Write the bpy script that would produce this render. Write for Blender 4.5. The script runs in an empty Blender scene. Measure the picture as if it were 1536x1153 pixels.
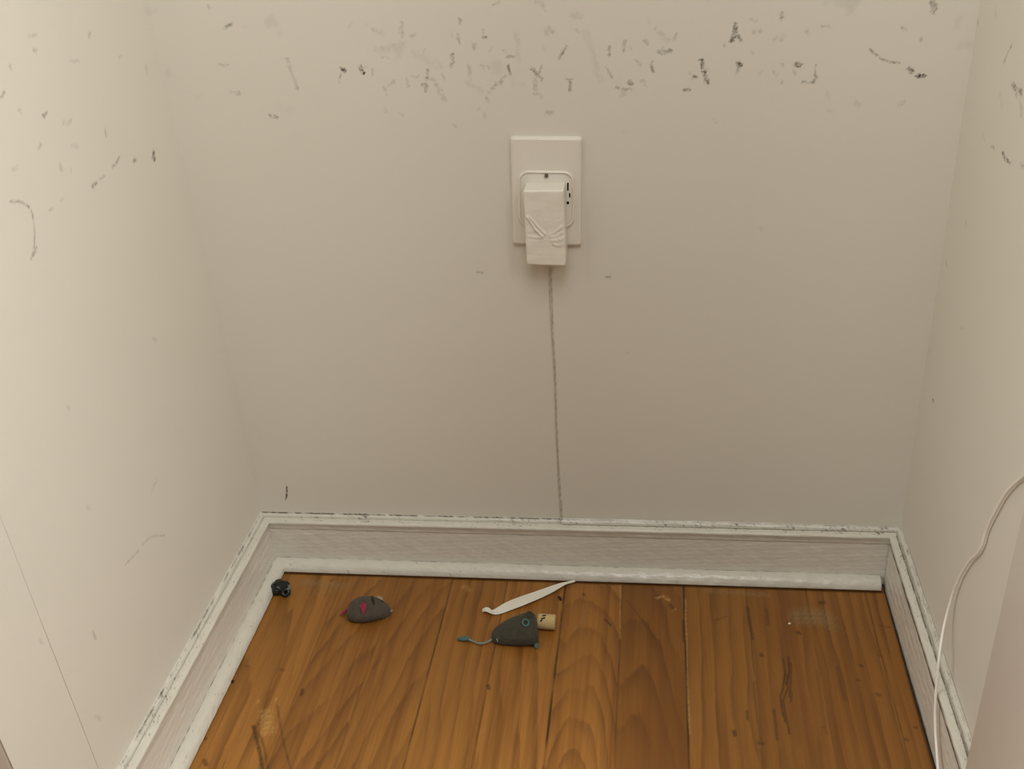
import bpy, bmesh, math, random
import numpy as np
from mathutils import Vector, Matrix, noise

random.seed(7)
S = bpy.context.scene
COL = S.collection

# ---------------------------------------------------------------- camera
CP = np.array([.4990, -.9973, .8330]); YAW, PITCH, ROLL, FPX = .1615, 1.0593, -.0750, 1523.7
def _rot(a, b, c):
    ca, sa, cb, sb, cc, sc = math.cos(a), math.sin(a), math.cos(b), math.sin(b), math.cos(c), math.sin(c)
    Rz = np.array([[ca, -sa, 0], [sa, ca, 0], [0, 0, 1]]); Rx = np.array([[1, 0, 0], [0, cb, -sb], [0, sb, cb]])
    Rr = np.array([[cc, -sc, 0], [sc, cc, 0], [0, 0, 1]])
    return Rz @ Rx @ Rr
RM = _rot(YAW, PITCH, ROLL)
cam = bpy.data.cameras.new('camera'); cam.sensor_fit = 'HORIZONTAL'; cam.sensor_width = 36; cam.lens = 36 * FPX / 1536
cam.clip_start = .02
co = bpy.data.objects.new('camera', cam); COL.objects.link(co)
co.matrix_world = Matrix.Translation(Vector(CP)) @ Matrix([list(r) for r in RM]).to_4x4()
S.camera = co
def at(px, py, ax, val):
    """point of the place seen at photo pixel (px,py) on the plane coordinate[ax] = val"""
    d = RM @ np.array([(px - 768) / FPX, (576.5 - py) / FPX, -1.])
    return CP + d * ((val - CP[ax]) / d[ax])

# ---------------------------------------------------------------- light and exposure
S.view_settings.view_transform = 'Standard'; S.view_settings.look = 'None'
S.view_settings.gamma = 1; S.view_settings.exposure = 0.03; S.view_settings.use_curve_mapping = False
w = bpy.data.worlds.new('world'); S.world = w; w.use_nodes = True
w.node_tree.nodes['Background'].inputs[0].default_value = (1.0, .94, .87, 1)
w.node_tree.nodes['Background'].inputs[1].default_value = .07
def area(name, loc, target, size, power, color):
    l = bpy.data.lights.new(name, 'AREA'); l.energy = power; l.size = size; l.color = color; l.shape = 'DISK'
    o = bpy.data.objects.new(name, l); COL.objects.link(o); o.location = loc
    o.rotation_euler = (Vector(target) - Vector(loc)).to_track_quat('-Z', 'Y').to_euler()
    return o
LC = (1, .982, .945)  # shared colour of five added fill lights, placed to match the shading
area('fill_right', (1.6, -.9, 1.4), (.4, -.15, .3), 1.0, 19, LC)  # added fill from the right, outside the opening
area('fill_left', (-.8, -.9, 1.4), (.4, -.15, .3), 1.0, 18.5, LC)  # added fill from the left, no known source there
area('fill_above', (.5, -.8, 1.55), (.4, -.15, .3), .6, 5.5, LC)  # added fill overhead, lifts the upper back wall
area('fill_behind', (.4, -2.0, 1.9), (.4, 0, .5), 1.2, 3.5, LC)  # weak fill added behind the camera for the back wall
area('fill_near_right', (1.05, -.75, 1.1), (.4, -.15, .3), .4, 3.6, LC)  # small extra fill added close by on the right

# ---------------------------------------------------------------- sizes of the alcove
W = .7834; YB = .508; YS = .423; YJ = .3475; JT = .0148; H = 2.4
HB = .0775; FD = .0115                       # baseboard height, face distance from wall
SEAMS = [-.036, .035, .106, .177, .2475, .317, .3895, .4595, .5335, .607, .677, .7465]

# ---------------------------------------------------------------- helpers
def tag(o, label=None, cat=None, group=None, kind=None):
    if label: o['label'] = label
    if cat: o['category'] = cat
    if group: o['group'] = group
    if kind: o['kind'] = kind
    return o
def link(name, me, mat=None, parent=None, smooth=True):
    o = bpy.data.objects.new(name, me); COL.objects.link(o)
    if mat: me.materials.append(mat)
    if smooth: me.polygons.foreach_set('use_smooth', [True] * len(me.polygons))
    if parent: o.parent = parent
    return o
def empty(name, loc=(0, 0, 0), rz=0):
    o = bpy.data.objects.new(name, None); COL.objects.link(o); o.location = loc; o.rotation_euler.z = rz
    o.empty_display_size = .01
    return o
def mesh(name, verts, faces):
    me = bpy.data.meshes.new(name); me.from_pydata([tuple(map(float, v)) for v in verts], [], faces); me.update(); return me
def grid(name, us, vs, fn):
    """dense grid mesh; fn(U,V) -> X,Y,Z arrays (shape nv x nu)"""
    U, V = np.meshgrid(us, vs); X, Y, Z = fn(U, V); nu, nv = len(us), len(vs)
    co_ = np.stack([X, Y, Z], -1).reshape(-1, 3).astype(np.float32)
    i = (np.arange(nv - 1)[:, None] * nu + np.arange(nu - 1)[None]).ravel()
    q = np.stack([i, i + 1, i + nu + 1, i + nu], 1).astype(np.int32)
    me = bpy.data.meshes.new(name)
    me.vertices.add(len(co_)); me.vertices.foreach_set('co', co_.ravel())
    me.loops.add(q.size); me.loops.foreach_set('vertex_index', q.ravel())
    me.polygons.add(len(q)); me.polygons.foreach_set('loop_start', np.arange(0, q.size, 4, dtype=np.int32))
    me.update(calc_edges=True)
    return me, U, V
def fattr(me, name, arr):
    a = me.attributes.new(name, 'FLOAT', 'POINT'); a.data.foreach_set('value', np.asarray(arr, np.float32).ravel())
def fnoise(x, y, seed=0, oct=5):
    r = np.random.RandomState(seed); s = 0
    for k in range(oct * 3):
        a = r.uniform(0, 6.28); f = 1.7 ** (k / 3); s = s + np.sin((x * math.cos(a) + y * math.sin(a)) * f + r.uniform(0, 6.28)) / f ** .7
    return s / 3
def strokes(U, V, lst, ax, val, iu, iv, scale_px=.00068, rag=1.):
    """wear and shade marks: lst of (photo polyline, width px, strength); measured onto the surface"""
    D = np.zeros(U.shape); us = U[0]; vs = V[:, 0]
    for k, (pts, wpx, st) in enumerate(lst):
        P = [at(x, y, ax, val) for x, y in pts]; P = [(p[iu], p[iv]) for p in P]
        if len(P) == 1: P = [P[0], (P[0][0] + 1e-4, P[0][1])]
        r = wpx * scale_px * .5
        m = r + .004
        u0, u1 = min(p[0] for p in P) - m, max(p[0] for p in P) + m
        v0, v1 = min(p[1] for p in P) - m, max(p[1] for p in P) + m
        a, b = sorted((np.searchsorted(us, u0) if us[0] < us[-1] else len(us) - np.searchsorted(us[::-1], u1),
                       np.searchsorted(us, u1) if us[0] < us[-1] else len(us) - np.searchsorted(us[::-1], u0)))
        c, d = sorted((np.searchsorted(vs, v0), np.searchsorted(vs, v1)))
        if b <= a or d <= c: continue
        X, Y = U[c:d, a:b], V[c:d, a:b]
        best = np.full(X.shape, 9.); st = min(1, st * (1.25 if rag == 1 else 1.1))
        n = fnoise(X * 1500, Y * 1500, k) * .45 * rag
        X = X + .0009 * rag * fnoise(Y * 420, X * 420, k + 5, 4) * (wpx > 2.6); Y = Y + .0009 * rag * fnoise(X * 420, Y * 420, k + 9, 4) * (wpx > 2.6)
        for p, q in zip(P, P[1:]):
            dx, dy = q[0] - p[0], q[1] - p[1]; L = dx * dx + dy * dy + 1e-12
            t = np.clip(((X - p[0]) * dx + (Y - p[1]) * dy) / L, 0, 1)
            best = np.minimum(best, np.hypot(X - p[0] - t * dx, Y - p[1] - t * dy))
        soft = r * .7 + .0005
        e = np.clip(1 - (best - r * .6 + n * r) / soft, 0, 1); e = e * e * (3 - 2 * e)
        n2 = np.clip(1 - .25 * rag + .6 * rag * fnoise(X * 700, Y * 700, k + 50), .05, 1.35)
        D[c:d, a:b] = np.maximum(D[c:d, a:b], e * st * n2)
    return D

# ---------------------------------------------------------------- materials
def newmat(name, col, rough=.5, spec=.5, bumps=(), var=None, metallic=0, sheen=0):
    """col linear rgb; bumps = [(scale, strength, distance, vec)], var = (scale, amount)"""
    m = bpy.data.materials.new(name); m.use_nodes = True; nt = m.node_tree; N = nt.nodes; L = nt.links
    b = N['Principled BSDF']; b.inputs['Base Color'].default_value = (*col, 1); b.inputs['Roughness'].default_value = rough
    b.inputs['Specular IOR Level'].default_value = spec; b.inputs['Metallic'].default_value = metallic
    b.inputs['Sheen Weight'].default_value = sheen
    tc = N.new('ShaderNodeTexCoord'); m['bsdf'] = 1
    if var:
        nz = N.new('ShaderNodeTexNoise'); nz.inputs['Scale'].default_value = var[0]; nz.inputs['Detail'].default_value = 6
        L.new(tc.outputs['Object'], nz.inputs['Vector'])
        mx = N.new('ShaderNodeMix'); mx.data_type = 'RGBA'
        mx.inputs[6].default_value = (*[c * (1 - var[1]) for c in col], 1); mx.inputs[7].default_value = (*[min(1, c * (1 + var[1])) for c in col], 1)
        L.new(nz.outputs['Fac'], mx.inputs[0]); L.new(mx.outputs[2], b.inputs['Base Color'])
    prev = None
    for sc, st, di, vec in bumps:
        nz = N.new('ShaderNodeTexNoise'); nz.inputs['Scale'].default_value = sc; nz.inputs['Detail'].default_value = 4
        mp = N.new('ShaderNodeMapping'); mp.inputs['Scale'].default_value = vec
        L.new(tc.outputs['Object'], mp.inputs[0]); L.new(mp.outputs[0], nz.inputs['Vector'])
        bp = N.new('ShaderNodeBump'); bp.inputs['Strength'].default_value = st; bp.inputs['Distance'].default_value = di
        L.new(nz.outputs['Fac'], bp.inputs['Height'])
        if prev: L.new(prev.outputs[0], bp.inputs['Normal'])
        prev = bp
    if prev: L.new(prev.outputs[0], b.inputs['Normal'])
    return m
def add_mark(m, attr, col):
    """mix a stain colour over the base colour by a mesh attribute"""
    nt = m.node_tree; N = nt.nodes; L = nt.links; b = N['Principled BSDF']
    at_ = N.new('ShaderNodeAttribute'); at_.attribute_name = attr
    mx = N.new('ShaderNodeMix'); mx.data_type = 'RGBA'; mx.clamp_factor = True
    if b.inputs['Base Color'].links: L.new(b.inputs['Base Color'].links[0].from_socket, mx.inputs[6])
    else: mx.inputs[6].default_value = b.inputs['Base Color'].default_value
    mx.inputs[7].default_value = (*col, 1); L.new(at_.outputs['Fac'], mx.inputs[0]); L.new(mx.outputs[2], b.inputs['Base Color'])
def add_grime(m, scale, thr, col, zr=None, vec=(1, 1, 1)):
    """small dirt specks"""
    nt = m.node_tree; N = nt.nodes; L = nt.links; b = N['Principled BSDF']
    tc = N.new('ShaderNodeTexCoord'); mp = N.new('ShaderNodeMapping'); mp.inputs['Scale'].default_value = vec
    L.new(tc.outputs['Object'], mp.inputs[0])
    n1 = N.new('ShaderNodeTexNoise'); n1.inputs['Scale'].default_value = scale; n1.inputs['Detail'].default_value = 3
    n2 = N.new('ShaderNodeTexNoise'); n2.inputs['Scale'].default_value = scale * .08; n2.inputs['Detail'].default_value = 2
    L.new(mp.outputs[0], n1.inputs['Vector']); L.new(mp.outputs[0], n2.inputs['Vector'])
    a = N.new('ShaderNodeMath'); a.operation = 'ADD'; L.new(n1.outputs['Fac'], a.inputs[0])
    k = N.new('ShaderNodeMath'); k.operation = 'MULTIPLY'; k.inputs[1].default_value = .5; L.new(n2.outputs['Fac'], k.inputs[0]); L.new(k.outputs[0], a.inputs[1])
    r = N.new('ShaderNodeMapRange'); r.inputs['From Min'].default_value = thr; r.inputs['From Max'].default_value = thr + .07
    L.new(a.outputs[0], r.inputs['Value'])
    mx = N.new('ShaderNodeMix'); mx.data_type = 'RGBA'; L.new(r.outputs[0], mx.inputs[0])
    if b.inputs['Base Color'].links: L.new(b.inputs['Base Color'].links[0].from_socket, mx.inputs[6])
    else: mx.inputs[6].default_value = b.inputs['Base Color'].default_value
    mx.inputs[7].default_value = (*col, 1); L.new(mx.outputs[2], b.inputs['Base Color'])

PAINT = (.69, .66, .575)
wall_m = newmat('wall_paint', PAINT, .55, .3, [(9, .25, .004, (1, 1, 1)), (260, .12, .0006, (1, 1, 1))], (3, .03))
add_mark(wall_m, 'mark', (.085, .070, .042))
trim_m = newmat('trim_paint', (.70, .665, .585), .34, .5, [(60, .25, .0015, (1, 1, 1)), (420, .18, .0006, (1, 1, 1))], (30, .05))
cap_m = newmat('trim_paint_worn', (.64, .615, .53), .25, .5, [(60, .3, .0015, (1, 1, 1)), (380, .35, .0008, (1, 1, 1))], (45, .08))
add_grime(cap_m, 520, .99, (.16, .13, .09))
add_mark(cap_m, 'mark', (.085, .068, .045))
add_mark(trim_m, 'mark', (.085, .068, .045))
jamb_m = newmat('jamb_paint', (.73, .69, .62), .4, .5, [(12, .2, .002, (1, 1, 1))], (5, .03))
plate_m = newmat('plate_paint', (.74, .70, .61), .38, .5, [(90, .15, .0008, (1, 1, 1))], (40, .03))
add_grime(plate_m, 500, 1.0, (.2, .17, .12))
cord_m = newmat('painted_cord', (.52, .46, .37), .5, .4, [(300, .4, .001, (1, 1, 1))], (160, .45))
dark_m = newmat('dark_gap', (.012, .008, .005), .9, .1)
hole_m = newmat('slot_black', (.01, .01, .01), .8, .1)

# ---------------------------------------------------------------- walls
def L_(s): return [tuple(map(float, p.split(','))) for p in s.split()]
back_marks = [(L_(a), b, c) for a, b, c in [
 ('512,103 517,106', 5, .75), ('510,112 509,122', 3, .3), ('541,101 542,104', 5, .6), ('543,107 545,109', 4, .75),
 ('602,35 603,54', 5, .2), ('565,75 590,70 605,64', 7, .10), ('689,29 691,35', 4, .3), ('724,55 729,56', 4, .6), ('725,44 725,50', 3, .2),
 ('678,81 680,92 676,98', 4, .45), ('642,106 640,116', 4, .35), ('633,127 641,127 638,136', 4, .4), ('655,128 667,150', 6, .16),
 ('640,120 655,120', 4, .15), ('703,98 705,118', 5, .16), ('686,53 691,67', 3, .25), ('711,66 711,72', 5, .2),
 ('763,99 765,110', 4, .5), ('757,114 750,124', 3, .25), ('745,126 738,133', 5, .28), ('761,85 771,84', 3, .3), ('755,75 758,77', 3, .2),
 ('799,104 806,111 813,119', 4, .45), ('813,98 808,112', 2.5, .25), ('803,118 803,139', 6, .2), ('850,69 845,76 839,87', 3, .4),
 ('849,117 857,119', 3, .3), ('855,122 855,136', 4, .4), ('914,72 914,83', 4, .45), ('937,62 936,76', 4, .3), ('908,100 919,117', 3, .25),
 ('924,130 930,134 946,134', 3, .3), ('945,120 946,126', 4, .4), ('858,23 870,24', 8, .12), ('805,4 812,5', 6, .12), ('822,43 830,47', 5, .18),
 ('983,43 985,41', 4, .2), ('986,78 996,79 1006,76', 5, .38), ('994,72 998,82', 3, .2), ('977,93 978,100 981,107', 4, .42), ('943,124 949,125', 4, .35),
 ('1103,38 1103,50 1098,61', 5, .6), ('1103,48 1111,60', 4, .45), ('1130,48 1140,47', 5, .15), ('1052,91 1053,94', 6, .7), ('1053,98 1057,108', 5, .65),
 ('1058,112 1062,125', 4, .5), ('1039,116 1043,116', 4, .55), ('1025,136 1034,135', 3, .5), ('1107,95 1112,97', 5, .8), ('1108,98 1105,112', 3, .35),
 ('1172,19 1172,28', 5, .35), ('1194,97 1199,98', 7, .6), ('1223,97 1224,116 1219,124 1204,123', 3, .35), ('1172,124 1174,121', 4, .2),
 ('1233,40 1247,40', 3, .2), ('1210,47 1213,50', 5, .18), ('1305,74 1314,82 1322,89 1335,93 1349,94', 2.5, .38), ('1364,104 1367,107', 6, .55),
 ('1376,113 1386,114', 5, .95), ('1398,4 1402,10 1399,18', 6, .38), ('1354,42 1358,43', 5, .22), ('1380,59 1382,58', 4, .22), ('1350,156 1354,154', 6, .15),
 ('1283,155 1288,158', 7, .1), ('337,42 342,38 348,35', 4, .42), ('330,96 340,97', 4, .25), ('346,139 358,140', 4, .22), ('431,90 438,110 446,132', 5, .2),
 ('406,173 415,176', 4, .6), ('430,730 431,738 429,748', 3, .85), ('716,408 724,409', 3, .35), ('910,416 915,416', 4, .35), ('941,530 943,531', 4, .22),
 ('775,50 778,90', 6, .08), ('880,50 900,120', 8, .06), ('620,80 660,100', 10, .06), ('700,125 730,140', 8, .07), ('990,50 1000,60', 9, .1),
 ('313,8 314,12', 4, .2), ('560,45 575,50', 5, .1), ('600,170 605,172', 4, .12), ('1070,180 1074,182', 4, .1), ('1140,340 1143,345', 5, .07),
 ('730,148 733,152', 4, .2), ('865,44 868,49', 3, .15), ('966,60 972,66', 4, .2), ('1010,60 1016,50', 3, .15), ('955,90 962,98', 3, .18),
 ('576,131 580,142', 4, .18), ('610,118 612,130', 4, .2), ('663,112 667,120', 3, .2), ('820,170 830,168', 5, .18), ('680,188 684,189', 4, .15)]]
rng = random.Random(3)
for _ in range(55):      # the faint scuffs of the worn band
    x, y = rng.uniform(500, 1250), rng.gauss(88, 42)
    a = rng.uniform(0, 3.1); l = rng.uniform(1, 9)
    back_marks.append(([(x, y), (x + l * math.cos(a), y + l * math.sin(a))], rng.uniform(2, 5), rng.uniform(.06, .2)))
crack_shade = ([(827, 418), (828, 440), (829, 500), (833, 560), (835, 640), (838, 700), (841, 742), (844, 783)], 1.4, .35)  # dark paint crack beside the cord, with its shade painted in
left_marks = [(L_(a), b, c) for a, b, c in [
 ('44,54 54,51', 4, .2), ('51,76 55,76', 4, .32), ('65,174 70,169', 4, .38), ('158,196 159,203', 4, .38), ('179,236 176,243 170,249', 4, .32),
 ('204,237 202,242', 5, .4), ('232,229 231,238', 8, .6), ('144,275 139,279', 5, .5), ('150,268 157,265', 3, .25), ('90,248 92,254', 6, .2),
 ('57,222 62,217', 4, .2), ('16,302 30,302 38,306 45,312 49,322 51,335 52,352 51,372', 2.2, .42), ('55,371 50,380 47,388', 3.5, .5), ('0,146 7,140', 3, .35),
 ('105,91 118,92', 4, .16), ('219,98 221,110', 4, .18), ('178,86 182,85', 4, .12), ('75,314 79,312', 3, .2), ('107,218 117,219', 4, .15), ('106,252 107,256', 4, .15),
 ('188,846 201,833 208,825', 2, .28), ('213,818 222,808 229,804 247,803', 1.8, .3), ('139,948 143,957', 4, .22), ('130,760 134,762', 4, .12),
 ('235,720 228,735', 5, .1), ('60,960 64,964', 3, .15), ('95,185 107,180', 5, .15), ('15,98 16,102', 4, .2), ('135,50 133,53', 5, .2), ('100,610 104,614', 5, .1),
 ('28,165 32,168', 4, .15), ('230,508 235,510', 4, .2), ('143,1075 150,1078', 5, .12), ('90,300 95,296', 4, .12), ('20,255 26,250', 5, .15)]]
right_marks = [(L_(a), b, c) for a, b, c in [
 ('1518,68 1512,80 1506,93', 3, .32), ('1518,126 1526,134 1533,138', 5, .5), ('1524,140 1526,146', 3, .3), ('1504,229 1508,238 1515,245', 4, .6), ('1488,219 1491,222', 4, .35),
 ('1530,248 1536,249', 4, .25), ('1399,599 1400,602', 4, .9), ('1449,332 1450,340', 4, .22), ('1419,393 1420,398', 3, .25), ('1530,150 1533,170', 6, .15),
 ('1465,28 1468,35', 5, .15), ('1493,12 1494,28', 5, .12), ('1475,203 1478,210', 5, .1), ('1500,140 1504,160', 6, .08), ('1440,490 1444,493', 4, .1)]]
# back wall
us = np.arange(-.0021, W + .0027, .0007)
vs = np.concatenate([[-.02, .05], np.arange(.07, .73, .0007), [.8, .9, 1.2, 1.8, H]])
me, U, V = grid('wall_back', us, vs, lambda u, v: (u, fnoise(u * 9, v * 9, 4, 3) * .0004 * np.clip((.9 - v) * 5, 0, 1), v))
fattr(me, 'mark', np.maximum(strokes(U, V, back_marks + [crack_shade], 1, 0, 0, 2),
      .25 * np.clip(fnoise(U * 60, V * 60, 21) - .9, 0, .5) * np.exp(-((V - .66) / .06) ** 2)))
tag(link('wall_back', me, wall_m), kind='structure')
# left wall: far leaf up to the fine upright seam, near leaf standing 1.5 mm proud
def side(name, x, y0, y1, marks, step=.0013, mat=wall_m):
    ys = np.arange(y0, y1 + step, step); ys[-1] = y1
    vs = np.concatenate([[-.02, .03], np.arange(.05, .80, step), [.9, 1.4, H]])
    sgn = 1 if x < .3 else -1
    me, U, V = grid(name, ys if sgn < 0 else ys[::-1], vs, lambda u, v: (x + fnoise(u * 9, v * 9, 5, 3) * .0004 * np.clip((.9 - v) * 5, 0, 1), -u, v))
    # strokes works on increasing u: use a flipped copy for the left side
    if sgn < 0: D = strokes(-U[:, ::-1], V[:, ::-1], marks, 0, x, 1, 2)[:, ::-1]
    else: D = strokes(-U, V, marks, 0, x, 1, 2)
    fattr(me, 'mark', D)
    return tag(link(name, me, mat), kind='structure')
side('wall_left', 0, -.003, YS, left_marks)
side('trim_1', .0005, YS + .0009, YB, left_marks)
side('wall_right', W, -.003, YB, right_marks)
def box_mesh(name, x0, x1, y0, y1, z0, z1, bev=.0, seg=2):
    bm = bmesh.new(); bmesh.ops.create_cube(bm, size=1)
    for v in bm.verts: v.co = Vector(((x0 + x1) / 2 + v.co.x * (x1 - x0), (y0 + y1) / 2 + v.co.y * (y1 - y0), (z0 + z1) / 2 + v.co.z * (z1 - z0)))
    if bev: bmesh.ops.bevel(bm, geom=bm.edges[:], offset=bev, segments=seg, profile=.5, affect='EDGES')
    me = bpy.data.meshes.new(name); bm.to_mesh(me); bm.free(); return me
# board lining the right side of the opening, proud of the wall
tag(link('trim_2', box_mesh('trim_2', W - JT, W + .02, -YB, -YJ, -.018, H, .002), jamb_m), kind='structure')
# fronts of the two wall ends, facing the room
tag(link('wall_front', box_mesh('wall_front', -1.2, -.0005, -YB, -YB + .1, -.018, H, .003), wall_m), kind='structure')
tag(link('wall_front', box_mesh('wall_front_b', W + .021, 1.9, -YB, -YB + .1, -.018, H, .003), wall_m), kind='structure')

# ---------------------------------------------------------------- floor
floor_m = bpy.data.materials.new('oak_floor'); floor_m.use_nodes = True
def build_floor_mat():
    nt = floor_m.node_tree; N = nt.nodes; L = nt.links; b = N['Principled BSDF']
    def attr(n):
        a = N.new('ShaderNodeAttribute'); a.attribute_name = n; return a.outputs['Fac']
    def M(op, a, b_=None, c=None):
        m = N.new('ShaderNodeMath'); m.operation = op
        for i, v in enumerate((a, b_, c)):
            if v is None: continue
            if isinstance(v, (int, float)): m.inputs[i].default_value = v
            else: L.new(v, m.inputs[i])
        return m.outputs[0]
    def mix(f, a, c):
        m = N.new('ShaderNodeMix'); m.data_type = 'RGBA'; m.clamp_factor = True
        for i, v in ((0, f), (6, a), (7, c)):
            if isinstance(v, tuple): m.inputs[i].default_value = (*v, 1)
            elif isinstance(v, (int, float)): m.inputs[i].default_value = v
            else: L.new(v, m.inputs[i])
        return m.outputs[2]
    tc = N.new('ShaderNodeTexCoord')
    def nz(scale, vec, det=4, rough=.6, off=None):
        mp = N.new('ShaderNodeMapping'); mp.inputs['Scale'].default_value = vec; L.new(tc.outputs['Object'], mp.inputs[0])
        if off is not None:
            cb = N.new('ShaderNodeCombineXYZ'); L.new(off, cb.inputs[2]); L.new(cb.outputs[0], mp.inputs['Location'])
        n = N.new('ShaderNodeTexNoise'); n.inputs['Scale'].default_value = scale; n.inputs['Detail'].default_value = det
        n.inputs['Roughness'].default_value = rough
        L.new(mp.outputs[0], n.inputs['Vector']); return n.outputs['Fac']
    off = M('MULTIPLY', attr('plank'), 3.17)
    ring = attr('ring')
    wob = M('MULTIPLY', M('SUBTRACT', nz(1, (38, 4, 1), 5, .6, off), .5), 1.5)
    ph = M('ADD', ring, wob)
    fr = M('FRACT', ph)                                    # early to late wood, sharp at one side
    band = M('POWER', fr, 2.4)
    fade = M('MULTIPLY', M('SUBTRACT', 1, M('POWER', fr, 26)), 1)
    band = M('MULTIPLY', band, fade)
    amp = M('MULTIPLY_ADD', nz(1, (30, 5, 1), 3, .6, off), 2.6, -.75)
    band = M('MULTIPLY', band, amp)
    pores = nz(1, (1500, 45, 1), 3, .7, off)
    pm = N.new('ShaderNodeMapRange'); pm.inputs['From Min'].default_value = .52; pm.inputs['From Max'].default_value = .75; L.new(pores, pm.inputs['Value'])
    fine = nz(1, (420, 9, 1), 4, .65, off)
    broad = nz(1, (75, 2.2, 1), 4, .6, off)
    blotch = nz(1, (14, 5, 1), 3, .5, off)
    tint = attr('tint')
    base = mix(tint, (0.1633, 0.0616, 0.0083), (0.4260, 0.1890, 0.0363))
    base = mix(M('MULTIPLY', M('SUBTRACT', blotch, .35), .9), base, (0.3834, 0.1610, 0.0297))
    base = mix(M('MULTIPLY', M('SUBTRACT', fine, .38), .9), base, (0.1704, 0.0644, 0.0099))
    bm_ = N.new('ShaderNodeMapRange'); bm_.inputs['From Min'].default_value = .47; bm_.inputs['From Max'].default_value = .68; L.new(broad, bm_.inputs['Value'])
    base = mix(M('MULTIPLY', bm_.outputs[0], .7), base, (.165, .056, .008))
    base = mix(M('MULTIPLY', band, .9), base, (0.0923, 0.0308, 0.0044))
    base = mix(M('MULTIPLY', pm.outputs[0], .30), base, (0.1704, 0.0630, 0.0132))
    base = mix(attr('pale'), base, (0.5680, 0.3500, 0.1100))
    base = mix(attr('grey'), base, (0.2414, 0.1820, 0.0880))
    base = mix(attr('dark'), base, (0.0497, 0.0196, 0.0055))
    L.new(base, b.inputs['Base Color'])
    b.inputs['Roughness'].default_value = .38; b.inputs['Specular IOR Level'].default_value = .45
    rg = M('MULTIPLY_ADD', nz(60, (1, 1, 1), 4), .25, .28); L.new(rg, b.inputs['Roughness'])
    bp = N.new('ShaderNodeBump'); bp.inputs['Strength'].default_value = .25; bp.inputs['Distance'].default_value = .0004
    L.new(M('SUBTRACT', fine, M('MULTIPLY', pm.outputs[0], .6)), bp.inputs['Height']); L.new(bp.outputs[0], b.inputs['Normal'])
build_floor_mat()
xs = list(np.arange(.002, W - .0135, .0012))
xs = [x for x in xs if all(abs(x - s) > .0022 for s in SEAMS)]
for s in SEAMS[1:]: xs += [s - .0016, s - .0006, s, s + .0006, s + .0016]
xs = np.array(sorted(x for x in xs if x < W - .0135) + [W - .0155, W - .0135]); xs.sort()
ys = np.concatenate([[-3.2, -1.5, -.9, -.6], np.arange(-.5, -.40, .004), np.arange(-.40, -.0105, .0012)])
SD = [.3, .3, .45, .5, .9, .7, 1.25, .65, 1.1, .5, .45, .6]
def floor_fn(u, v):
    z = np.zeros(u.shape)
    for s, d in zip(SEAMS, SD): z -= (.0008 * d) * np.clip(1 - np.abs(u - s) / .0008, 0, 1)
    # right edge of the boards runs slightly away from the baseboard towards the room
    edge = u > W - .016
    x = np.where(u > W - .0145, W - .0154 - np.clip(-v, 0, .5) * .0135, u)
    return x, v, z + .0002 * fnoise(u * 25, v * 6, 8, 3)
me, U, V = grid('floor', xs, ys, floor_fn)
pid = np.searchsorted(np.array(SEAMS), U)
TINT = [.5, .62, .72, .52, .40, .42, .58, .55, .14, .46, .36, .34, .36]
# per plank: centre of the ring ellipses (x, y), squeeze and rings per metre
RG = [(.0, 0, .1, 60), (.0, -.5, .12, 60), (.03, -.5, .12, 55), (.28, -.62, .33, 62), (.34, -.65, .26, 65), (.20, -.5, .10, 70), (.30, -.6, .10, 60),
      (.418, -.36, .24, 95), (.472, -.44, .20, 70), (.70, -.4, .08, 60), (.75, -.6, .08, 62), (.60, -.5, .06, 70), (.60, -.5, .06, 70)]
ring = np.zeros(U.shape); tint = np.zeros(U.shape)
for k in range(13):
    m = pid == k; xc, yc, sq, fr = RG[k]
    X = U[m] - xc; Y = (V[m] - yc) * sq
    w1 = fnoise(U[m] * 26, V[m] * 7, 30 + k, 4) * .006
    ring[m] = np.sqrt(X ** 2 + Y ** 2 + 1e-5) * fr + w1 * fr
    tint[m] = TINT[k] + .10 * fnoise(U[m] * 40, V[m] * 6, 60 + k, 3)
tint += .22 * np.clip((-V - .12) / .25, 0, 1) * np.clip((.5 - U) / .3, 0, 1)    # light falloff painted in: boards paler towards the opening at the left
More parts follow.
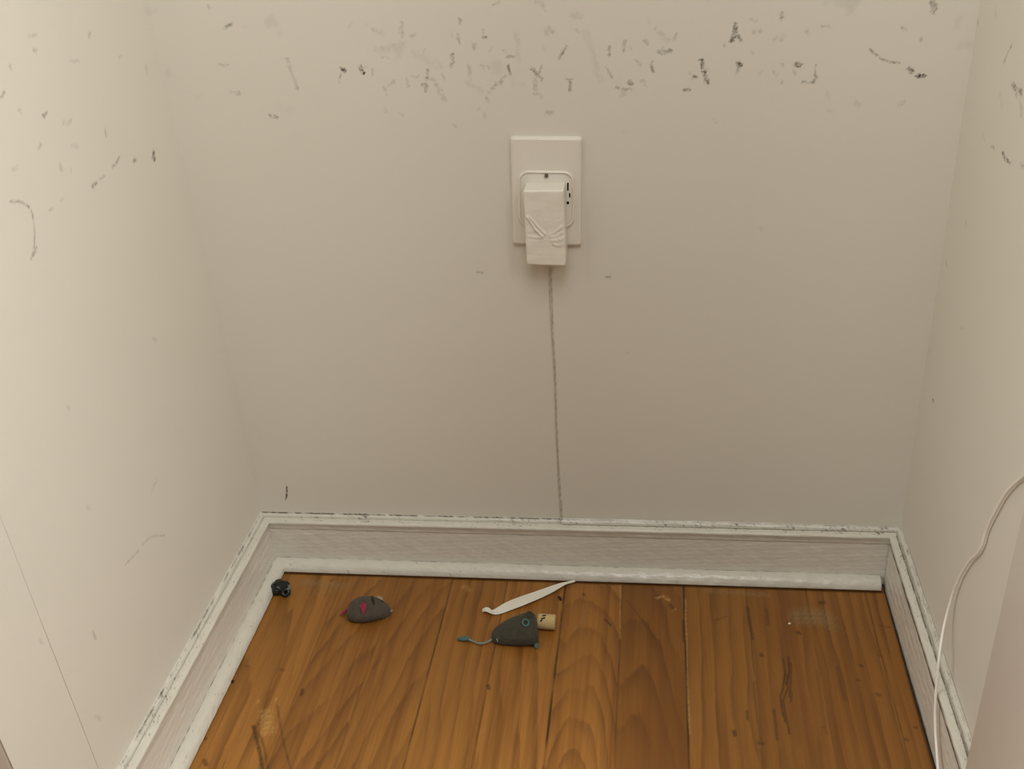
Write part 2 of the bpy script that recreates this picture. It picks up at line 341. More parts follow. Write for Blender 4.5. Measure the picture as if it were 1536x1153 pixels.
floor_dark = [(L_(a), b, c) for a, b, c in [
 ('1121,911 1124,934 1129,958', 3.5, .65), ('1149,913 1151,925 1152,937', 3, .4), ('1142,981 1143,983', 5, .7), ('1197,948 1199,950', 5, .7),
 ('1230,904 1236,903', 6, .55), ('1005,907 1008,910 1011,915', 4, .55), ('1182,984 1184,1005 1180,1027', 2.5, .75), ('1186,994 1186,1020 1185,1045', 2.5, .6),
 ('1175,988 1178,1015', 2, .55), ('1178,1005 1175,1030 1171,1045 1173,1065 1179,1083', 2.5, .7), ('1182,1030 1175,1050 1180,1080 1184,1100', 2.5, .6),
 ('1188,1040 1186,1052', 2, .5), ('1161,1065 1163,1085 1166,1108', 3.5, .5), ('1130,1022 1134,1060 1142,1114', 2.5, .35), ('1139,1114 1143,1115', 5, .65),
 ('1101,1096 1102,1103', 4, .7), ('1120,1066 1121,1078', 3.5, .5), ('1025,930 1026,962', 2.5, .8), ('908,929 912,933 916,938', 2.5, .85), ('732,1028 733,1032', 4.5, .8),
 ('454,1034 452,1042', 4, .7), ('380,1089 386,1112 390,1130 394,1153', 4, .7), ('382,1095 391,1105 396,1120 402,1153', 2.5, .5), ('415,1052 419,1078 424,1108 436,1153', 2.2, .45),
 ('306,1106 308,1108', 4, .6), ('306,1140 309,1146', 5, .55), ('420,1004 426,1005', 4, .35), ('1142,1123 1144,1153', 2, .35), ('940,900 962,928 985,960', 2.5, .3),
 ('1290,997 1293,999', 4, .5), ('1286,1019 1288,1020', 4, .5), ('1316,1041 1319,1042', 5, .5), ('1358,1108 1361,1110', 4, .55), ('1372,1090 1374,1091', 4, .5),
 ('875,890 876,893', 4, .6), ('914,874 920,877', 5, .5), ('1256,1000 1262,1030 1268,1050', 4, .35), ('1226,1005 1232,1050 1240,1100', 3, .25),
 ('1090,924 1078,928', 2, .3), ('1318,938 1336,941', 2, .4), ('1305,915 1310,935 1320,985', 2, .45), ('497,871 500,868', 5, .4), ('495,877 488,895', 2.5, .3),
 ('566,992 560,1003', 3, .3), ('370,998 372,999', 3, .4), ('1234,1090 1236,1091', 3, .4), ('1075,929 1077,930', 3, .4)]]
fl_pale = [(L_(a), b, c) for a, b, c in [
 ('398,1070 402,1095', 20, .32), ('414,1048 416,1056', 3, .6), ('388,1050 386,1054', 3, .4), ('697,880 703,884', 9, .22), ('985,897 996,894 1004,900', 5, .45), ('1013,914 1008,916', 3, .5),
 ('1028,900 1030,1000 1034,1100', 2, .4), ('931,875 930,960', 1.8, .35)]]
fl_grey = [(L_(a), b, c) for a, b, c in [('1198,925 1236,925', 34, .38), ('1210,915 1250,940', 20, .25), ('880,905 872,940', 10, .12), ('455,872 520,878', 14, .3), ('1060,885 1150,892', 10, .25), ('480,885 505,882', 20, .15)]]
dk = strokes(U, V, floor_dark, 2, 0, 0, 1, .00085, .3)
for s, d in zip(SEAMS, SD):
    dk = np.maximum(dk, d * .85 * np.clip(1.25 - np.abs(U - s) / (.0009 * (.5 + d)), 0, 1) * np.clip(.75 + .5 * fnoise(U * 10, V * 60, 91), .2, 1))
dk = np.maximum(dk, .9 * np.clip(1.3 - np.abs(V + .0270) / .0022, 0, 1))  # painted contact shade where the back shoe moulding meets the floor
fattr(me, 'plank', pid); fattr(me, 'ring', ring); fattr(me, 'tint', tint); fattr(me, 'dark', dk)
fattr(me, 'pale', strokes(U, V, fl_pale, 2, 0, 0, 1, .00075)); fattr(me, 'grey', strokes(U, V, fl_grey, 2, 0, 0, 1, .00075))
tag(link('floor', me, floor_m), kind='structure')
# underfloor seen only through the gap by the right wall; and the boards outside the alcove
sub = newmat('subfloor', (.03, .02, .012), .9, .1)
tag(link('trim_3', box_mesh('trim_3', -1.2, 1.9, -3.2, .02, -.03, -.018), sub), kind='structure')
for x0, x1, nm in ((-1.2, .002, 'floor_l'), (W + .02, 1.9, 'floor_r')):
    me = box_mesh(nm, x0, x1, -3.2, -YB - .001, -.018, .0); o = link('floor', me, floor_m, smooth=False); tag(o, kind='structure')
    n = len(me.vertices)
    for a, v in (('plank', 1), ('ring', 0), ('tint', .5), ('dark', 0), ('pale', 0), ('grey', 0)): fattr(me, a, [v] * n)

# ---------------------------------------------------------------- baseboards
def sweep(name, prof, A, B, dirn, a_off, b_off, mat, parent=None, step=.0018, amp=.00025, marks=None, seed=0, endcap=False):
    """profile (d,z) swept along the wall A->B; dirn = unit normal into the alcove; ends mitred by a_off,b_off (times d)"""
    A = np.array(A, float); B = np.array(B, float); L = np.linalg.norm(B - A); t = (B - A) / L; n = np.array(dirn, float)
    P = []
    for (d0, z0), (d1, z1) in zip(prof, prof[1:]):
        k = max(1, int(math.hypot(d1 - d0, z1 - z0) / .0006))
        for i in range(k): P.append((d0 + (d1 - d0) * i / k, z0 + (z1 - z0) * i / k))
    P.append(prof[-1]); P = np.array(P)
    ss = np.linspace(0, 1, max(3, int(L / step))); us = np.arange(len(P))
    def fn(u, v):
        d = P[u.astype(int), 0]; z = P[u.astype(int), 1]
        s0 = a_off * d; s1 = L - b_off * d; s = s0 + (s1 - s0) * v
        nn = fnoise(s * 160, u * .25, seed, 4) * amp
        d = d + np.where(d > .0005, nn, 0); z = z + np.where(z > .001, nn * .7, 0)
        p = A[None, None] + s[..., None] * t + d[..., None] * n
        return p[..., 0], p[..., 1], z
    me, U_, V_ = grid(name, us, ss, fn)
    d = P[U_.astype(int), 0]; z = P[U_.astype(int), 1]; s = V_ * L
    fattr(me, 'mark', marks(s, d, z) if marks else np.zeros(U_.shape))
    if endcap:
        n = len(us); m_ = len(ss); bmx = bmesh.new(); bmx.from_mesh(me); bmx.verts.ensure_lookup_table()
        bmx.faces.new([bmx.verts[(m_ - 1) * n + i] for i in range(n)]); bmx.to_mesh(me); bmx.free()
    o = link(name, me, mat, parent); return o
def arc(cx, cz, r, a0, a1, k=7):
    return [(cx + r * math.cos(math.radians(a0 + (a1 - a0) * i / k)), cz + r * math.sin(math.radians(a0 + (a1 - a0) * i / k))) for i in range(k + 1)]
board = [(FD, .060), (FD, -.001)]
board_r = [(FD + .0015, .060), (FD + .0015, .004), (FD + .0005, -.016)]
cap = [(0, HB + .0008), (.0020, HB - .0006), (.0038, HB - .0026), (.0048, HB - .0058), (.0052, HB - .0058), (.0058, HB - .0040), (.0080, HB - .0036), (.0118, HB - .0044)] + arc(.0124, HB - .0070, .0026, 80, -40, 5) + [(.0132, HB - .0125), (FD + .0012, HB - .0165), (FD - .0002, HB - .0185)]
SH = .0135
shoe = [(FD - .001, .0135), (FD + .0015, .0142)] + arc(FD + .0025, .0012, .0128, 82, 4, 8) + [(FD + .0146, .0014), (FD + .002, .0014)]
def cap_marks(lo, hi, base, seed, thick=.0009, tip=.0012, cord_from=9):
    def f(s, d, z):
        n = fnoise(s * 210, s * 0, seed, 5); n2 = fnoise(s * 1500, d * 1500, seed + 3, 4); n3 = fnoise(s * 35, s * 0, seed + 7, 3)
        line = np.clip(1.3 - np.abs(d - tip - n * .0002) / thick, 0, 1) * np.clip(base + .55 * n + .25 * n2, 0, 1)
        fl = np.clip(n2 + .45 * n3 + .5 * n - .75, 0, 1) * 1.0 * (d < .0125)
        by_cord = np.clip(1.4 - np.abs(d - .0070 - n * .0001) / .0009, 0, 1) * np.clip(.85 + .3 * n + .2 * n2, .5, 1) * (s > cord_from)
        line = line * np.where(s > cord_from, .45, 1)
        return np.maximum(np.maximum(line, fl), by_cord)
    return f
def shoe_marks(seed, base=.35):
    def f(s, d, z):
        n = fnoise(s * 190, s * 0, seed, 5); n2 = fnoise(s * 800, d * 700, seed + 3, 3)
        return np.maximum(np.clip(1.2 - np.abs(d - FD - .0008) / .0009, 0, 1) * np.clip(base + .5 * n, 0, .85), np.clip(n2 + .3 * n - 1.05, 0, 1) * .8)
    return f
def baseboard(name, A, B, dirn, ao, bo, has_shoe, bd, seeds, cm):
    r = sweep(name, bd, A, B, dirn, ao, bo, trim_m, None, seed=seeds)
    tag(r, kind='structure')
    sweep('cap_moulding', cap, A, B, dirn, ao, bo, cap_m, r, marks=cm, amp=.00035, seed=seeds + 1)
    if has_shoe: sweep('shoe_moulding', shoe, A, (B[0] - .0185, 0, 0) if bo else B, dirn, ao, 0, cap_m, r, marks=shoe_marks(seeds + 2), amp=.0003, seed=seeds + 2, endcap=True)
    return r
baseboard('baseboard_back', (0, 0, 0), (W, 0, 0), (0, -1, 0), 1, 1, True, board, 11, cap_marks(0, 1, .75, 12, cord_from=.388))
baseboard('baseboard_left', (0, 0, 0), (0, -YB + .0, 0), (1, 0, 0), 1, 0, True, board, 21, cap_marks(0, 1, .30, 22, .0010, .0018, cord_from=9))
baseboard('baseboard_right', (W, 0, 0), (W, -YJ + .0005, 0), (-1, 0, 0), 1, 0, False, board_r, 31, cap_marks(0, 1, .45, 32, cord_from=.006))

# ---------------------------------------------------------------- tubes
def tube(name, pts, r, mat, parent=None, res=6, closed_caps=True, radii=None, seg=10):
    cu = bpy.data.curves.new(name, 'CURVE'); cu.dimensions = '3D'; cu.bevel_depth = r; cu.bevel_resolution = res // 2 + 1; cu.use_fill_caps = True
    sp = cu.splines.new('BEZIER'); sp.bezier_points.add(len(pts) - 1); sp.resolution_u = seg
    for i, (bp, p) in enumerate(zip(sp.bezier_points, pts)):
        bp.co = p; bp.handle_left_type = bp.handle_right_type = 'AUTO'
        if radii: bp.radius = radii[i]
    o = bpy.data.objects.new(name, cu); COL.objects.link(o)
    dg = bpy.context.evaluated_depsgraph_get(); me = bpy.data.meshes.new_from_object(o.evaluated_get(dg))
    bpy.data.objects.remove(o); bpy.data.curves.remove(cu)
    return link(name, me, mat, parent)
def loft(name, secs, mat, parent=None, n=24, capped=True):
    """secs: list of rings, each (centre, axis_u, axis_v, ru, rv, power)"""
    V = []; F = []
    for c, u, v, ru, rv, pw in secs:
        c = Vector(c); u = Vector(u); v = Vector(v)
        for i in range(n):
            a = 2 * math.pi * i / n; cs, sn = math.cos(a), math.sin(a)
            V.append(c + u * (ru * math.copysign(abs(cs) ** pw, cs)) + v * (rv * math.copysign(abs(sn) ** pw, sn)))
    for k in range(len(secs) - 1):
        for i in range(n): F.append((k * n + i, k * n + (i + 1) % n, (k + 1) * n + (i + 1) % n, (k + 1) * n + i))
    if capped: F.append(tuple(reversed(range(n)))); F.append(tuple((len(secs) - 1) * n + i for i in range(n)))
    me = mesh(name, V, F); return link(name, me, mat, parent)
def subsurf(o, lv=2):
    m = o.modifiers.new('sub', 'SUBSURF'); m.levels = m.render_levels = lv; return o

# ---------------------------------------------------------------- outlet plate with its sockets
TH = math.radians(2.3)
pl = empty('outlet_plate', (.3875, 0, .4935)); pl.rotation_euler = (0, TH, 0)
tag(pl, 'painted-over wall outlet plate with raised rounded socket behind the plug-in adapter', 'outlet')
def rrect(w_, h_, r, k=6):
    P = []
    for cx, cz, a0 in ((w_ / 2 - r, h_ / 2 - r, 0), (-w_ / 2 + r, h_ / 2 - r, 90), (-w_ / 2 + r, -h_ / 2 + r, 180), (w_ / 2 - r, -h_ / 2 + r, 270)):
        for i in range(k + 1):
            a = math.radians(a0 + 90 * i / k); P.append((cx + r * math.cos(a), cz + r * math.sin(a)))
    return P
def stack(name, layers, mat, parent, cx=0, cz=0, cap_end=True, cap_start=True):
    """layers of (outline, y) stacked outwards"""
    V = []; F = []; n = len(layers[0][0])
    for out, y in layers:
        for x, z in out: V.append((x + cx, y, z + cz))
    for k in range(len(layers) - 1):
        for i in range(n): F.append((k * n + i, (k + 1) * n + i, (k + 1) * n + (i + 1) % n, k * n + (i + 1) % n))
    if cap_start: F.append(tuple(range(n)))
    if cap_end: F.append(tuple(reversed([(len(layers) - 1) * n + i for i in range(n)])))
    me = mesh(name, V, F); o = link(name, me, mat, parent, smooth=False)
    bmx = bmesh.new(); bmx.from_mesh(me); bmesh.ops.recalc_face_normals(bmx, faces=bmx.faces); bmx.to_mesh(me); bmx.free(); return o
pw_, ph_ = .0715, .1143
stack('cover_plate', [(rrect(pw_, ph_, .003), .0004), (rrect(pw_, ph_, .003), -.0032), (rrect(pw_ - .0016, ph_ - .0016, .0026), -.0046), (rrect(pw_ - .005, ph_ - .005, .002), -.0054)], plate_m, pl)
# raised rounded socket face with a lip
sk = stack('socket_face', [(rrect(.0575, .060, .011), -.0050), (rrect(.0570, .0595, .0108), -.0074), (rrect(.0555, .058, .010), -.0080), (rrect(.0535, .056, .0095), -.0078), (rrect(.0525, .055, .009), -.0066), (rrect(.0515, .054, .009), -.0068)], plate_m, pl, 0, -.0065)
def slot(x, z, w_, h_, ry=0):
    o = stack('socket_slot', [(rrect(w_, h_, min(w_, h_) * .45, 3), -.0060), (rrect(w_, h_, min(w_, h_) * .45, 3), -.00695)], hole_m, sk, x, z); return o
slot(.0222, .0075, .0016, .0085); slot(.0240, -.0015, .0014, .0050); slot(.0222, -.0095, .0024, .0032)
stack('cover_screw', [(rrect(.0040, .0040, .0019, 3), -.005), (rrect(.0040, .0040, .0019, 3), -.0084)], newmat('screw_dirty', (.13, .10, .07), .5, .5), pl, .0005, .0188)
# ---------------------------------------------------------------- adapter
ad = empty('power_adapter', (.3868, 0, .465)); ad.rotation_euler = (0, math.radians(.6), 0)
tag(ad, 'wrinkled off-white adapter box plugged into the wall outlet, its cord running down', 'adapter')
tape_m = newmat('painted_tape', (.75, .71, .62), .36, .5, [(45, .35, .003, (1, 1, 2.2)), (260, .15, .0008, (1, 1, 1))], (60, .04))
nx, nz_ = 40, 76
def box_housing():
    bm = bmesh.new(); bmesh.ops.create_cube(bm, size=1)
    x0, x1, y0, y1, z0, z1 = -.0200, .0205, -.0310, -.0060, -.0405, .0400
    for v in bm.verts: v.co = Vector(((x0 + x1) / 2 + v.co.x * (x1 - x0), (y0 + y1) / 2 + v.co.y * (y1 - y0), (z0 + z1) / 2 + v.co.z * (z1 - z0)))
    for v in bm.verts:
        if v.co.z < 0 and v.co.y < -.02: v.co.z += .0005 - (.0015 if v.co.x > 0 else 0)
    bmesh.ops.bevel(bm, geom=bm.edges[:], offset=.0022, segments=3, profile=.6, affect='EDGES')
    bmesh.ops.subdivide_edges(bm, edges=[e for e in bm.edges if e.calc_length() > .01], cuts=55, use_grid_fill=True)
    ridges = [((-.0175, .0130), (-.0095, -.0005), (-.0025, -.0085), .0010, .0018), ((-.0150, .0125), (-.0060, .0010), (.0005, -.0060), .0008, .0014),
              ((-.0175, -.0085), (-.0100, -.0092), (-.0030, -.0100), .0007, .0010), ((.0040, -.0070), (.0110, -.0040), (.0185, .0020), .0007, .0010),
              ((.0050, -.0090), (.0120, -.0080), (.0190, -.0040), .0007, .0010), ((.0060, -.0125), (.0120, -.0130), (.0190, -.0100), .0006, .0010), ((.0080, -.0160), (.0120, -.0185), (.0180, -.0175), .0008, .0010),
              ((.0100, .0060), (.0140, .0070), (.0190, .0100), .0007, .0004)]
    for v in bm.verts:
        if v.co.y < -.029:
            h = 0
            for a, b, c, wd, hh in ridges:
                for p, q in ((a, b), (b, c)):
                    dx, dz = q[0] - p[0], q[1] - p[1]; t = max(0, min(1, ((v.co.x - p[0]) * dx + (v.co.z - p[1]) * dz) / (dx * dx + dz * dz)))
                    h = max(h, hh * math.exp(-((math.hypot(v.co.x - p[0] - t * dx, v.co.z - p[1] - t * dz)) / wd) ** 2))
            v.co.y -= h
        v.co += Vector(noise.noise_vector(v.co * 90)) * .0004
    me = bpy.data.meshes.new('housing'); bm.to_mesh(me); bm.free(); return me
hs = link('housing', box_housing(), tape_m, ad)
for z in (.028,):
    for x in (-.006, .006): link('prong', box_mesh('prong', x - .0008, x + .0008, -.0075, -.0055, z - .004, z + .004), newmat('prong_metal', (.5, .5, .5), .3, .5, metallic=1), ad)
# the cord: down the wall, then along the top of the baseboard and round the right corner
inv = Matrix.Translation(Vector((.3868, 0, .465))) @ Matrix.Rotation(math.radians(.6), 4, 'Y')
cp = [(.3870, -.012, .427), (.3865, -.0045, .414), (.3864, -.0010, .404)]
for px, py in ((825, 430), (827, 480), (829, 520), (831, 560), (833, 600), (834, 640), (836, 680), (838, 720), (840, 755)):
    q = at(px + rng.uniform(-.6, .6), py, 1, 0); cp.append((q[0], -.0004, q[2]))
cp += [(.3848, -.0012, .082), (.3850, -.0048, .0745), (.3885, -.0056, .0722)]
for i in range(1, 24):
    x = .3885 + (W - .0075 - .3885) * i / 23; cp.append((x, -.0056 + rng.uniform(-.0002, .0002), .0724 + rng.uniform(-.0003, .0003)))
cp += [(W - .0058, -.0078, .0722)]
for i in range(1, 16): cp.append((W - .0058 + rng.uniform(-.0002, .0002), -.0078 - (YJ - .0085) * i / 15, .0724 + rng.uniform(-.0003, .0003)))
cd = tube('cord', cp, .00085, cord_m, None, seg=6)
cd.data.transform(inv.inverted()); cd.parent = ad
tag(cd, 'thin cord painted over in the wall colour')

# ---------------------------------------------------------------- loose white cable at the right
cab_m = newmat('white_cable', (.84, .81, .73), .4, .5)
cpts = []
for px, py, x in ((1536, 714, W - .0040), (1511, 737, W - .0036), (1491, 771, W - .0036), (1480, 794, W - .0036), (1471, 822, W - .0036), (1452, 845, W - .0038), (1436, 873, W - .0046), (1425, 904, W - .006), (1415, 944, W - .011),
                  (1409, 983, W - .0165), (1406, 1014, W - .0175), (1403, 1054, W - .0180), (1403, 1093, W - .0182), (1405, 1124, W - .0185), (1407, 1153, W - .0190)):
    cpts.append(tuple(at(px, py, 0, x)))
lx, ly, lz = cpts[-1]
cpts += [(W - .022, ly - .03, max(.004, lz - .02)), (W - .05, ly - .11, .0016), (W - .09, ly - .22, .0016), (W - .13, ly - .40, .0016)]
top = [(W - .03, -.52, .62), (W - .018, -.43, .50), (W - .0145, -.36, .41)]
cb = tube('loose_cable', top + cpts, .00135, cab_m, None, res=8, seg=12)
tag(cb, 'thin white loose cable hanging in a curve down the right wall to the floor', 'cable')

# ---------------------------------------------------------------- toy mice
fur1 = newmat('grey_plush', (.078, .062, .046), .9, .1, [(700, .9, .0012, (1, 1, 1)), (120, .4, .0015, (1, 1, 1))], (220, .35), sheen=.1)
fur2 = newmat('dark_grey_plush', (.056, .050, .034), .9, .1, [(700, .9, .0012, (1, 1, 1)), (120, .4, .0015, (1, 1, 1))], (220, .35), sheen=.1)
pink = newmat('pink_felt', (.26, .04, .065), .9, .1, [(600, .6, .0006, (1, 1, 1))], (300, .3))
teal = newmat('teal_felt', (.075, .145, .13), .85, .2, [(600, .6, .0006, (1, 1, 1))], (300, .3))
string_m = newmat('grey_string', (.22, .22, .19), .8, .2, [(900, .8, .0005, (1, 1, 1))], (400, .2))
black_m = newmat('black_plastic', (.008, .009, .007), .35, .4, [(200, .2, .001, (1, 1, 1))])
beige = newmat('beige_felt', (.30, .24, .15), .9, .1, [], (300, .2))
eye_m = newmat('grey_stitch', (.30, .36, .33), .6, .3, [], (600, .3))
# mouse one: teardrop, nose at the right, lying by the left
m1 = empty('toy_mouse', (.1565, -.0975, 0), math.radians(7)); m1.scale = (1.03, 1.1, 1.05)
tag(m1, 'small oval grey-brown plush toy mouse with a pink felt ear, nearer the left wall', 'cat toy')
def teardrop(prof, mat, parent, name='body', hs=1.0):
    """prof: (x, half width, height)"""
    secs = []
    for x, hw, h in prof: secs.append(((x, 0, h * .47), (0, 1, 0), (0, 0, 1), hw, h * .47 * hs, .88))
    o = loft(name, secs, mat, parent, 28)
    me = o.data
    for v in me.vertices:
        if v.co.z < .004: v.co.z = max(v.co.z, 0) * .6 + .0004
        v.co += Vector(noise.noise_vector(v.co * 160)) * .0006
        v.co.z = max(v.co.z, .0002)
    return subsurf(o, 2)
teardrop([(-.0252, .003, .007), (-.0235, .0100, .012), (-.019, .0150, .016), (-.011, .0182, .019), (-.001, .0183, .0195), (.009, .0155, .018), (.017, .0120, .0145), (.0225, .0075, .010), (.0262, .0028, .006)], fur1, m1)
# folded triangular pink ear, standing on the near side of the back
def ear(name, pts, th, mat, parent):
    n = len(pts); c = sum((Vector(p) for p in pts), Vector()) / n
    nr = (Vector(pts[1]) - Vector(pts[0])).cross(Vector(pts[2]) - Vector(pts[0])).normalized() * th / 2
    V = [Vector(p) + nr for p in pts] + [Vector(p) - nr for p in pts]
    F = [tuple(range(n)), tuple(reversed(range(n, 2 * n)))] + [(i, i + n, (i + 1) % n + n, (i + 1) % n) for i in range(n)]
    o = link(name, mesh(name, V, F), mat, parent, smooth=False)
    m = o.modifiers.new('bev', 'BEVEL'); m.width = th * .3; m.segments = 2; return o
ear('ear', [(-.0085, -.0045, .0178), (-.0040, -.0030, .0225), (.0008, -.0050, .0200), (.0006, -.0100, .0185), (-.0028, -.0160, .0140), (-.0050, -.0120, .0172)], .0016, pink, m1)
tube('tail', [(-.0235, .002, .006), (-.0275, .003, .0045), (-.0310, .0015, .0028), (-.0335, -.002, .0022)], .0016, pink, m1, radii=[1.2, 1, .9, .5])
tube('back_slit', [(.0045, .0145, .0140), (.0050, .0095, .0182), (.0068, .0030, .0195), (.0088, -.0030, .0180)], .0010, black_m, m1, radii=[.6, 1, 1, .5])
ear('far_ear', [(.0080, .0125, .0125), (.0110, .0150, .0150), (.0165, .0120, .0138), (.0170, .0075, .0128), (.0110, .0085, .0160)], .0014, beige, m1)
tag(m1.children[-1], 'beige felt ear')
bpy.ops.mesh.primitive_uv_sphere_add(segments=10, ring_count=8, radius=.0011); e = bpy.context.object; e.name = 'eye'; e.data.materials.append(black_m); e.parent = m1; e.location = (.0165, .0060, .0136)
tube('nose', [(.0255, 0, .0035), (.0275, 0, .0038), (.0285, .0, .0036)], .0011, beige, m1)
# mouse two: wedge shaped, string tail to the left
m2 = empty('toy_mouse', (.3395, -.1270, 0), math.radians(11))
tag(m2, 'dark grey wedge-shaped plush toy mouse with teal ear, below the paper strip', 'cat toy')
teardrop([(-.0285, .0030, .006), (-.0265, .0080, .011), (-.020, .0125, .0155), (-.010, .0170, .0205), (.002, .0205, .0240), (.013, .0228, .0265), (.020, .0232, .0265), (.0245, .0215, .0240), (.0262, .0165, .0185)], fur2, m2)
tube('tail', [(-.0265, -.002, .004), (-.034, -.0055, .0026), (-.043, -.0055, .0020), (-.050, -.0010, .0020), (-.056, .0030, .0026)], .0014, string_m, m2)
tag(m2.children[-1], 'grey string tail')
kn = loft('tail_knot', [((-.0540, .0020, .0026), (.3, 1, 0), (0, 0, 1), .0012, .0012, 1), ((-.0560, .0026, .0034), (.3, 1, 0), (0, 0, 1), .0032, .0027, 1), ((-.0600, .0036, .0036), (.3, 1, 0), (0, 0, 1), .0040, .0030, 1), ((-.0640, .0042, .0030), (.3, 1, 0), (0, 0, 1), .0028, .0022, 1), ((-.0685, .0050, .0020), (.3, 1, 0), (0, 0, 1), .0012, .0012, 1)], teal, m2, 12)
subsurf(kn, 1); tag(kn, 'teal felt tail tip')
def ring(name, c, R, r, nrm, mat, parent, sq=1):
    u = Vector(nrm).normalized().orthogonal().normalized(); v = Vector(nrm).normalized().cross(u)
    pts = [Vector(c) + u * R * math.cos(a) + v * R * sq * math.sin(a) for a in [i * math.tau / 10 for i in range(11)]]
    return tube(name, pts, r, mat, parent, seg=4)
ring('ear', (.0125, -.0050, .0262), .0036, .0012, (.1, -.55, .8), teal, m2)
tag(m2.children[-1], 'curled teal felt ear')
ring('far_ear', (.0185, .0080, .0262), .0034, .0010, (.25, -.2, .9), fur2, m2)
ear('foot_tab', [(.0195, -.0205, .0110), (.0235, -.0195, .0110), (.0250, -.0215, .0060), (.0238, -.0232, .0030), (.0200, -.0230, .0030)], .0016, teal, m2)
tag(m2.children[-1], 'teal felt tab')
for k in range(3): tube('stitch', [(-.0225 + .0022 * k, -.0095, .0105 + .001 * k), (-.0215 + .0022 * k, -.0108, .0085 + .0008 * k), (-.0210 + .0022 * k, -.0114, .0068 + .0008 * k)], .0005, eye_m, m2)
# cream roll standing out behind the second mouse
cream = newmat('cream_card', (.52, .38, .18), .8, .2, [(300, .4, .0008, (1, .1, 1))], (120, .2))
add_grime(cream, 260, .93, (.06, .045, .02))
cr = empty('cardboard_roll', (.3740, -.1085, 0), math.radians(-3))
tag(cr, 'short cream cardboard roll with dark marks, touching the dark grey toy mouse', 'cardboard roll')
secs = []
for i in range(15):
    x = -.0105 + .0015 * i; r = .0088 + (.0004 if i % 2 else 0)
    if i in (0, 14): r -= .0006
    secs.append(((x, 0, .0093), (0, 1, 0), (0, 0, 1), r, r, 1))
loft('roll', secs, cream, cr, 28)
for a, b in (((-.0055, -.0048, .0172), (-.0010, -.0028, .0180)), ((-.0045, -.0005, .0186), (-.0005, .0005, .0186)), ((-.0060, -.0068, .0156), (-.0040, -.0055, .0168))):
    tube('ink_mark', [a, tuple((Vector(a) + Vector(b)) / 2), b], .0009, black_m, cr)

# ---------------------------------------------------------------- paper strip
paper = newmat('white_paper', (.74, .71, .62), .7, .3, [(150, .3, .001, (1, 1, 1))], (90, .04))
def strip():
    pts = [(723, 916, 4, .0030), (727, 913, 8, .0055), (733, 914, 8, .0062), (738, 918, 8, .0030), (745, 917, 11, .0014), (757, 911, 14, .0022), (772, 905, 17, .0030), (790, 898, 17, .0036), (805, 892, 15, .0040), (820, 886, 12, .0038),
           (832, 881, 9.5, .0040), (843, 876, 6.5, .0040), (850, 873.5, 5, .0042), (856, 872, 5, .0044), (863, 870, 3.0, .0050)]
    C = [Vector(at(x, y, 2, z)) for x, y, w_, z in pts]
    bm = bmesh.new(); rows = []
    for i, (c, p) in enumerate(zip(C, pts)):
        t = (C[min(i + 1, len(C) - 1)] - C[max(i - 1, 0)]); t.z = 0; t.normalize(); s = Vector((-t.y, t.x, 0))
        hw = p[2] * .5 * .00100
        row = []
        for k in range(5):
            f = k / 2 - 1
            row.append(bm.verts.new(c + s * hw * f + Vector((0, 0, .0006 * math.sin(i * 1.3 + f) - .0004 * (1 - f * f)))))
        rows.append(row)
    for a, b in zip(rows, rows[1:]):
        for k in range(4): bm.faces.new((a[k], b[k], b[k + 1], a[k + 1]))
    me = bpy.data.meshes.new('paper_strip'); bm.to_mesh(me); bm.free(); return me
ps = link('paper_strip', strip(), paper); m = ps.modifiers.new('th', 'SOLIDIFY'); m.thickness = .0005; subsurf(ps, 2)
tag(ps, 'narrow twisted strip of white paper lying on the floor above the dark toy mouse', 'paper strip')

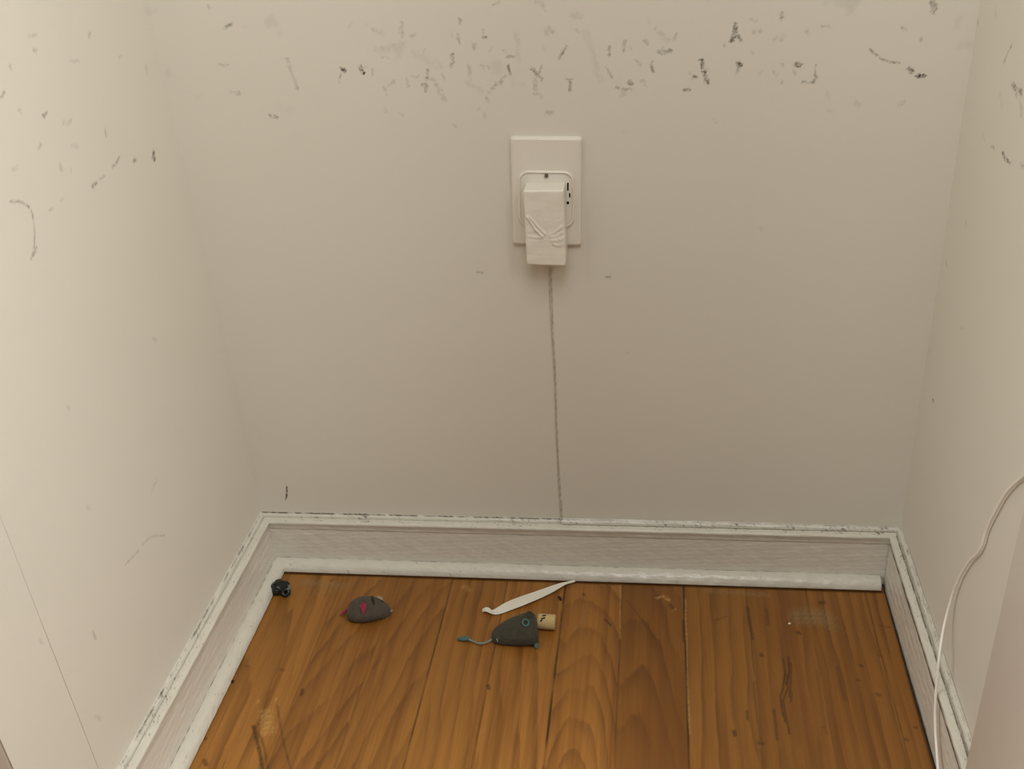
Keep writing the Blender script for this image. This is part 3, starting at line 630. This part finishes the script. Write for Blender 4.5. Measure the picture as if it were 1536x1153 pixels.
# ---------------------------------------------------------------- crumpled black plastic scrap by the left corner
sc = empty('plastic_scrap', (.0330, -.0620, 0)); sc.scale = (1.22, 1.22, 1.15)
tag(sc, 'small crumpled black plastic scrap in the left floor corner against the shoe moulding', 'plastic scrap')
bm = bmesh.new(); bmesh.ops.create_icosphere(bm, subdivisions=3, radius=1)
for v in bm.verts:
    d = v.co.copy(); k = 1 + .22 * noise.noise(d * 1.6 + Vector((3, 1, 7))) + .10 * noise.noise(d * 4)
    q = Vector((round(d.x * 2.2) / 2.2, round(d.y * 2.2) / 2.2, round(d.z * 2.2) / 2.2)); d = d.lerp(q, .35)
    v.co = Vector((d.x * .0098 * k, d.y * .0092 * k, max(-.0055, d.z * .0078 * k) + .0058))
me = bpy.data.meshes.new('crumple'); bm.to_mesh(me); bm.free()
link('crumple', me, black_m, sc, smooth=False)
ring('curled_edge', (.0082, -.0064, .0052), .0030, .0021, (.2, -.75, .6), black_m, sc)
glint_m = newmat('painted_glint', (.13, .15, .12), .3, .5)  # pale colour stands for a highlight on the black plastic
tube('painted_glint', [(.0102, -.0010, .0098), (.0122, -.0042, .0092), (.0100, -.0058, .0090)], .0012, glint_m, sc)
tag(sc.children[-1], 'highlight painted along the edge')

# ---------------------------------------------------------------- crumbs
def crumb(name, px, py, sx, sy, mat, label, cat, rz=0, sz=None):
    q = at(px, py, 2, 0); bm = bmesh.new(); bmesh.ops.create_icosphere(bm, subdivisions=2, radius=1)
    for v in bm.verts:
        k = 1 + .4 * noise.noise(v.co * 1.5 + Vector((px, py, 0))); v.co = Vector((v.co.x * sx * k, v.co.y * sy * k, (v.co.z + .9) * (sz or min(sx, sy)) * .8))
    me = bpy.data.meshes.new(name); bm.to_mesh(me); bm.free()
    o = link(name, me, mat); o.location = (q[0], q[1], .0); o.rotation_euler.z = rz; return tag(o, label, cat)
brown = newmat('brown_crumb', (.03, .012, .008), .7, .3)
crumb('crumb', 349, 1023, .0022, .0020, brown, 'small dark crumb on the floor near the left shoe moulding', 'crumb')
crumb('crumb', 840, 898, .0018, .0042, brown, 'long dark purple-brown crumb on the floor right of the paper strip', 'crumb', .5, .0016)
crumb('crumb', 1184, 936, .0016, .0015, paper, 'tiny white crumb on the floor beside the grey stain', 'crumb')
